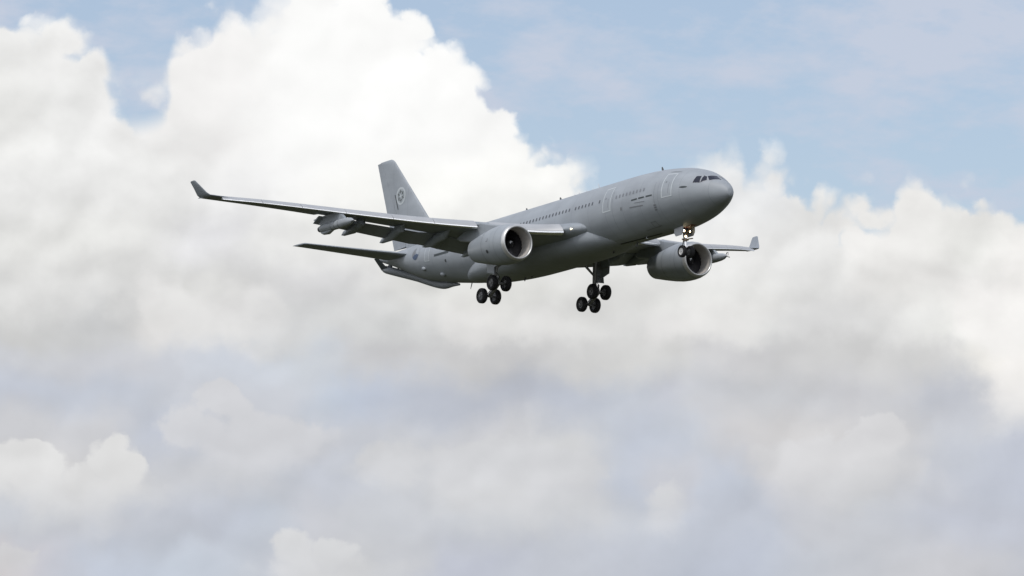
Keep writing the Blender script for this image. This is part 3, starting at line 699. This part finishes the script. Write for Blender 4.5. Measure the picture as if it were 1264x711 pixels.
def fin_shape(mm, pts, s, off, mi=0):
    vs = [(x, s * (fin_y(x, z) + off), z) for x, z in pts]; cx_ = sum(p[0] for p in pts) / len(pts); cz_ = sum(p[1] for p in pts) / len(pts)
    vs = [(cx_, s * (fin_y(cx_, cz_) + off), cz_)] + vs; n = len(pts)
    mm.add(vs, [[0, 1 + k, 1 + (k + 1) % n] for k in range(n)], mi)
for s in (1, -1):
    ex, ez, er = 53.12, 7.93, .86
    cir = lambda r, a0=0: [(ex + r * math.cos(a0 + 2 * math.pi * k / 32), ez + r * math.sin(a0 + 2 * math.pi * k / 32)) for k in range(32)]
    m = Mesh()
    fin_shape(m, cir(er), s, .014, 0); fin_shape(m, cir(er * .80), s, .018, 1)
    def star(x, z, r, r2, n, rot): return [(x + (r if k % 2 == 0 else r2) * math.cos(rot + math.pi * k / n), z + (r if k % 2 == 0 else r2) * math.sin(rot + math.pi * k / n)) for k in range(2 * n)]
    for k in range(6):
        a = rad(60 * k + 25); fin_shape(m, star(ex + .42 * math.cos(a), ez + .42 * math.sin(a), .25, .12, 4, a), s, .022, 2)
    fin_shape(m, star(ex, ez, .20, .08, 5, .3), s, .022, 0)
    m.build('emblem', fin, [M_ring, M_emb, M_embd], 0)
    m = Mesh(); fin_shape(m, [(54.32, 8.22), (54.18, 8.22), (53.60, 6.70), (53.76, 6.70)], s, .02); m.build('lettering', fin, M_text, 0)

# ---------------------------------------------------------------- refuelling boom under the tail
bz = pchip([43.2, 44.5, 46, 51, 54, 56.6, 57.1], [-2.08, -1.88, -1.70, -.22, .64, 1.38, 1.52])
bh = pchip([43.2, 44.3, 45.9, 47.5, 50, 55, 56.6, 57.0, 57.25], [.10, .22, .40, .38, .40, .40, .38, .24, .05])
m = Mesh(); rr = []
for x in xs_range(43.2, 57.25, 34):
    h = bh(x); n = 20; rr.append([(x, h * .82 * math.sin(2 * math.pi * j / n), bz(x) + h * math.cos(2 * math.pi * j / n)) for j in range(n)])
m.loft(rr); boom = m.build('refuelling_boom', jet, M_boom, 50)
m = Mesh()
for x, th in ((50.9, .3), (54.2, .3), (48.6, .4)):
    m.box((x, 0, .5 * (bz(x) + f_bot(x)) + .05), (th * .3, .06, .5 * abs(f_bot(x) - bz(x)) + .02))
m.build('boom_latch', boom, M_ant)
for s in (1, -1):
    m = Mesh(); rings = []
    for f in (0, .5, 1):
        x, y, z, c = 55.80 + .62 * f, s * (.20 + .72 * f), 1.30 + 1.12 * f, 1.15 - .40 * f
        rings.append([(x + c * q, y + c * zt * .6 * s, z - c * zt * .6) for q, zt in foil(.13, 1, 8)])
    m.loft(rings); m.build('ruddervator', boom, M_text, 40)

# ---------------------------------------------------------------- landing gear
def wheel(name, parent, c, r, w, rimm):
    """tyre with shoulders and grooves, dished rim and hub on both sides"""
    h = w / 2
    prof = [(-h * .30, .02), (-h * .34, .14 * r), (-h * .62, .16 * r), (-h * .55, .30 * r), (-h * .50, .50 * r), (-h * .80, .55 * r), (-h * .98, .66 * r), (-h, .78 * r), (-h * .90, .90 * r), (-h * .68, .975 * r),
            (-h * .40, r), (-h * .36, r * .98), (-h * .30, r * .98), (-h * .26, r), (-h * .05, r)]
    prof = prof + [(-y, q) for y, q in prof[::-1]]
    n = len(prof); tyre = lambda i, j: 1 if (i < 5 or i >= n - 6) else 0
    m = Mesh(); m.lathe_y(prof, c, 36, tyre)
    hs = [(c[0] + .33 * r * math.cos(k * math.pi / 4), c[2] + .33 * r * math.sin(k * math.pi / 4)) for k in range(8)]
    for q in (-1, 1):
        for a, b in hs: m.tube([(a, c[1] + q * h * .44, b), (a, c[1] + q * h * .60, b)], r * .055, 6, 2)
    return m.build(name, parent, [M_tyre, rimm, M_dark], 40)
for s in (1, -1):
    gy = s * 5.32; piv = (28.88, gy, -5.13); fa = (28.0, gy, -4.67); ra = (29.76, gy, -5.59)
    m = Mesh()
    m.tube([(28.25, s * 5.15, -.9), (28.35, s * 5.2, -2.0), (28.72, gy, -4.05)], [.24, .22, .20], 16, 0)
    m.tube([(28.70, gy, -4.0), (28.74, gy, -4.10)], .25, 16, 0)
    m.tube([(28.72, gy, -4.05), (28.88, gy, -5.1)], .135, 14, 1)
    m.tube([(28.55, gy, -3.3), (29.25, gy, -4.15), (28.95, gy, -4.95)], [.07, .06, .07], 8, 0)      # torque links
    m.tube([(28.15, gy, -4.0), (27.98, gy, -4.55)], .06, 8, 0)                                       # pitch trimmer
    m.tube([(28.45, gy, -3.6), (27.95, gy, -4.1), (28.1, gy, -4.6)], .035, 6, 2)
    gear = m.build('main_landing_gear', jet, [M_strut, M_chrome, M_text], 40)
    m = Mesh(); m.tube([fa, piv, ra], [.15, .20, .15], 14); m.tube([(fa[0], gy - .95, fa[2]), (fa[0], gy + .95, fa[2])], .09, 10); m.tube([(ra[0], gy - .95, ra[2]), (ra[0], gy + .95, ra[2])], .09, 10)
    m.tube([(fa[0] + .2, gy + .3, fa[2] - .05), (ra[0] - .2, gy + .3, ra[2] + .1)], .04, 6); m.build('bogie_beam', gear, M_strut)
    for q in (-1, 1):
        for a in (fa, ra): wheel('wheel', gear, (a[0], gy + q * .71, a[2]), .69, .50, M_rim)
    m = Mesh(); m.tube([(28.5, s * 5.1, -3.1), (28.35, s * 4.1, -2.3), (28.2, s * 3.1, -1.6)], [.10, .13, .10], 10); m.tube([(28.35, s * 4.1, -2.3), (28.2, s * 5.0, -1.5)], .06, 8); m.build('side_brace', gear, M_strut)
    m = Mesh(); m.plate([(29.15, -1.2), (29.25, -2.3), (29.1, -3.62), (27.95, -3.86), (28.0, -3.3), (27.05, -3.08), (26.95, -2.3), (27.3, -1.2)], 'y', s * 5.82, .07); d = m.build('gear_door', gear, M_nac, 20)
    m = Mesh()
    for x, z in ((28.5, -2.2), (28.5, -3.2)): m.tube([(x, s * 5.80, z), (x - .05, gy, z + .05)], .05, 6)
    m.box((28.3, s * 5.765, -2.6), (.05, .03, .9)); m.box((27.9, s * 5.765, -2.5), (.8, .03, .05)); m.build('door_link', gear, M_strut)
m = Mesh(); nz = -4.78
m.tube([(6.95, 0, -2.4), (6.86, 0, -3.3), (6.78, 0, -3.9)], [.16, .15, .14], 14, 0); m.tube([(6.80, 0, -3.75), (6.79, 0, -3.85)], .20, 14, 2)
m.tube([(6.78, 0, -3.85), (6.70, 0, nz)], .085, 12, 1); m.tube([(6.70, -.52, nz), (6.70, .52, nz)], .075, 10, 0)
m.tube([(6.92, 0, -3.55), (7.2, 0, -4.15), (6.85, 0, -4.6)], [.06, .05, .06], 8, 0)
m.tube([(6.82, .0, -3.5), (6.2, .0, -3.05), (5.5, .0, -2.6)], [.07, .08, .07], 8, 2)
m.tube([(6.78, .32, -3.72), (6.78, -.32, -3.72)], .07, 8, 2); m.tube([(6.6, -.05, -3.72), (6.2, -.40, -3.68)], .05, 8, 2)
ng = m.build('nose_landing_gear', jet, [M_strut, M_chrome, M_brass], 40)
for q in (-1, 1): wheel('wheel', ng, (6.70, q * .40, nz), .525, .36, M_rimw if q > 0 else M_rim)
for x, y, z, r in ((6.55, .26, -3.02, .095), (6.50, -.28, -3.02, .095), (6.62, .05, -3.48, .10)):
    m = Mesh(); m.tube([(x + .22, y, z), (x + .05, y, z), (x, y, z)], [r * .5, r * 1.1, r * 1.15], 14, 0); m.tube([(x + .012, y, z), (x - .01, y, z), (x - .035, y, z)], [r * 1.0, r * .95, r * .4], 14, 1)
    m.build('landing_lamp', ng, [M_brass, M_lamp])
for q in (-1, 1):
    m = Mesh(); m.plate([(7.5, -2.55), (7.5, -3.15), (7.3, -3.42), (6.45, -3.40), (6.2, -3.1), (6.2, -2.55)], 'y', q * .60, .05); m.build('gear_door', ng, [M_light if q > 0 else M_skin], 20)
m = Mesh(); skin_patch(m, [(5.4, 173.5), (7.9, 173.5), (7.9, 186.5), (5.4, 186.5)], .014, 8, 0, 8); m.build('gear_bay', jet, M_red, 0)
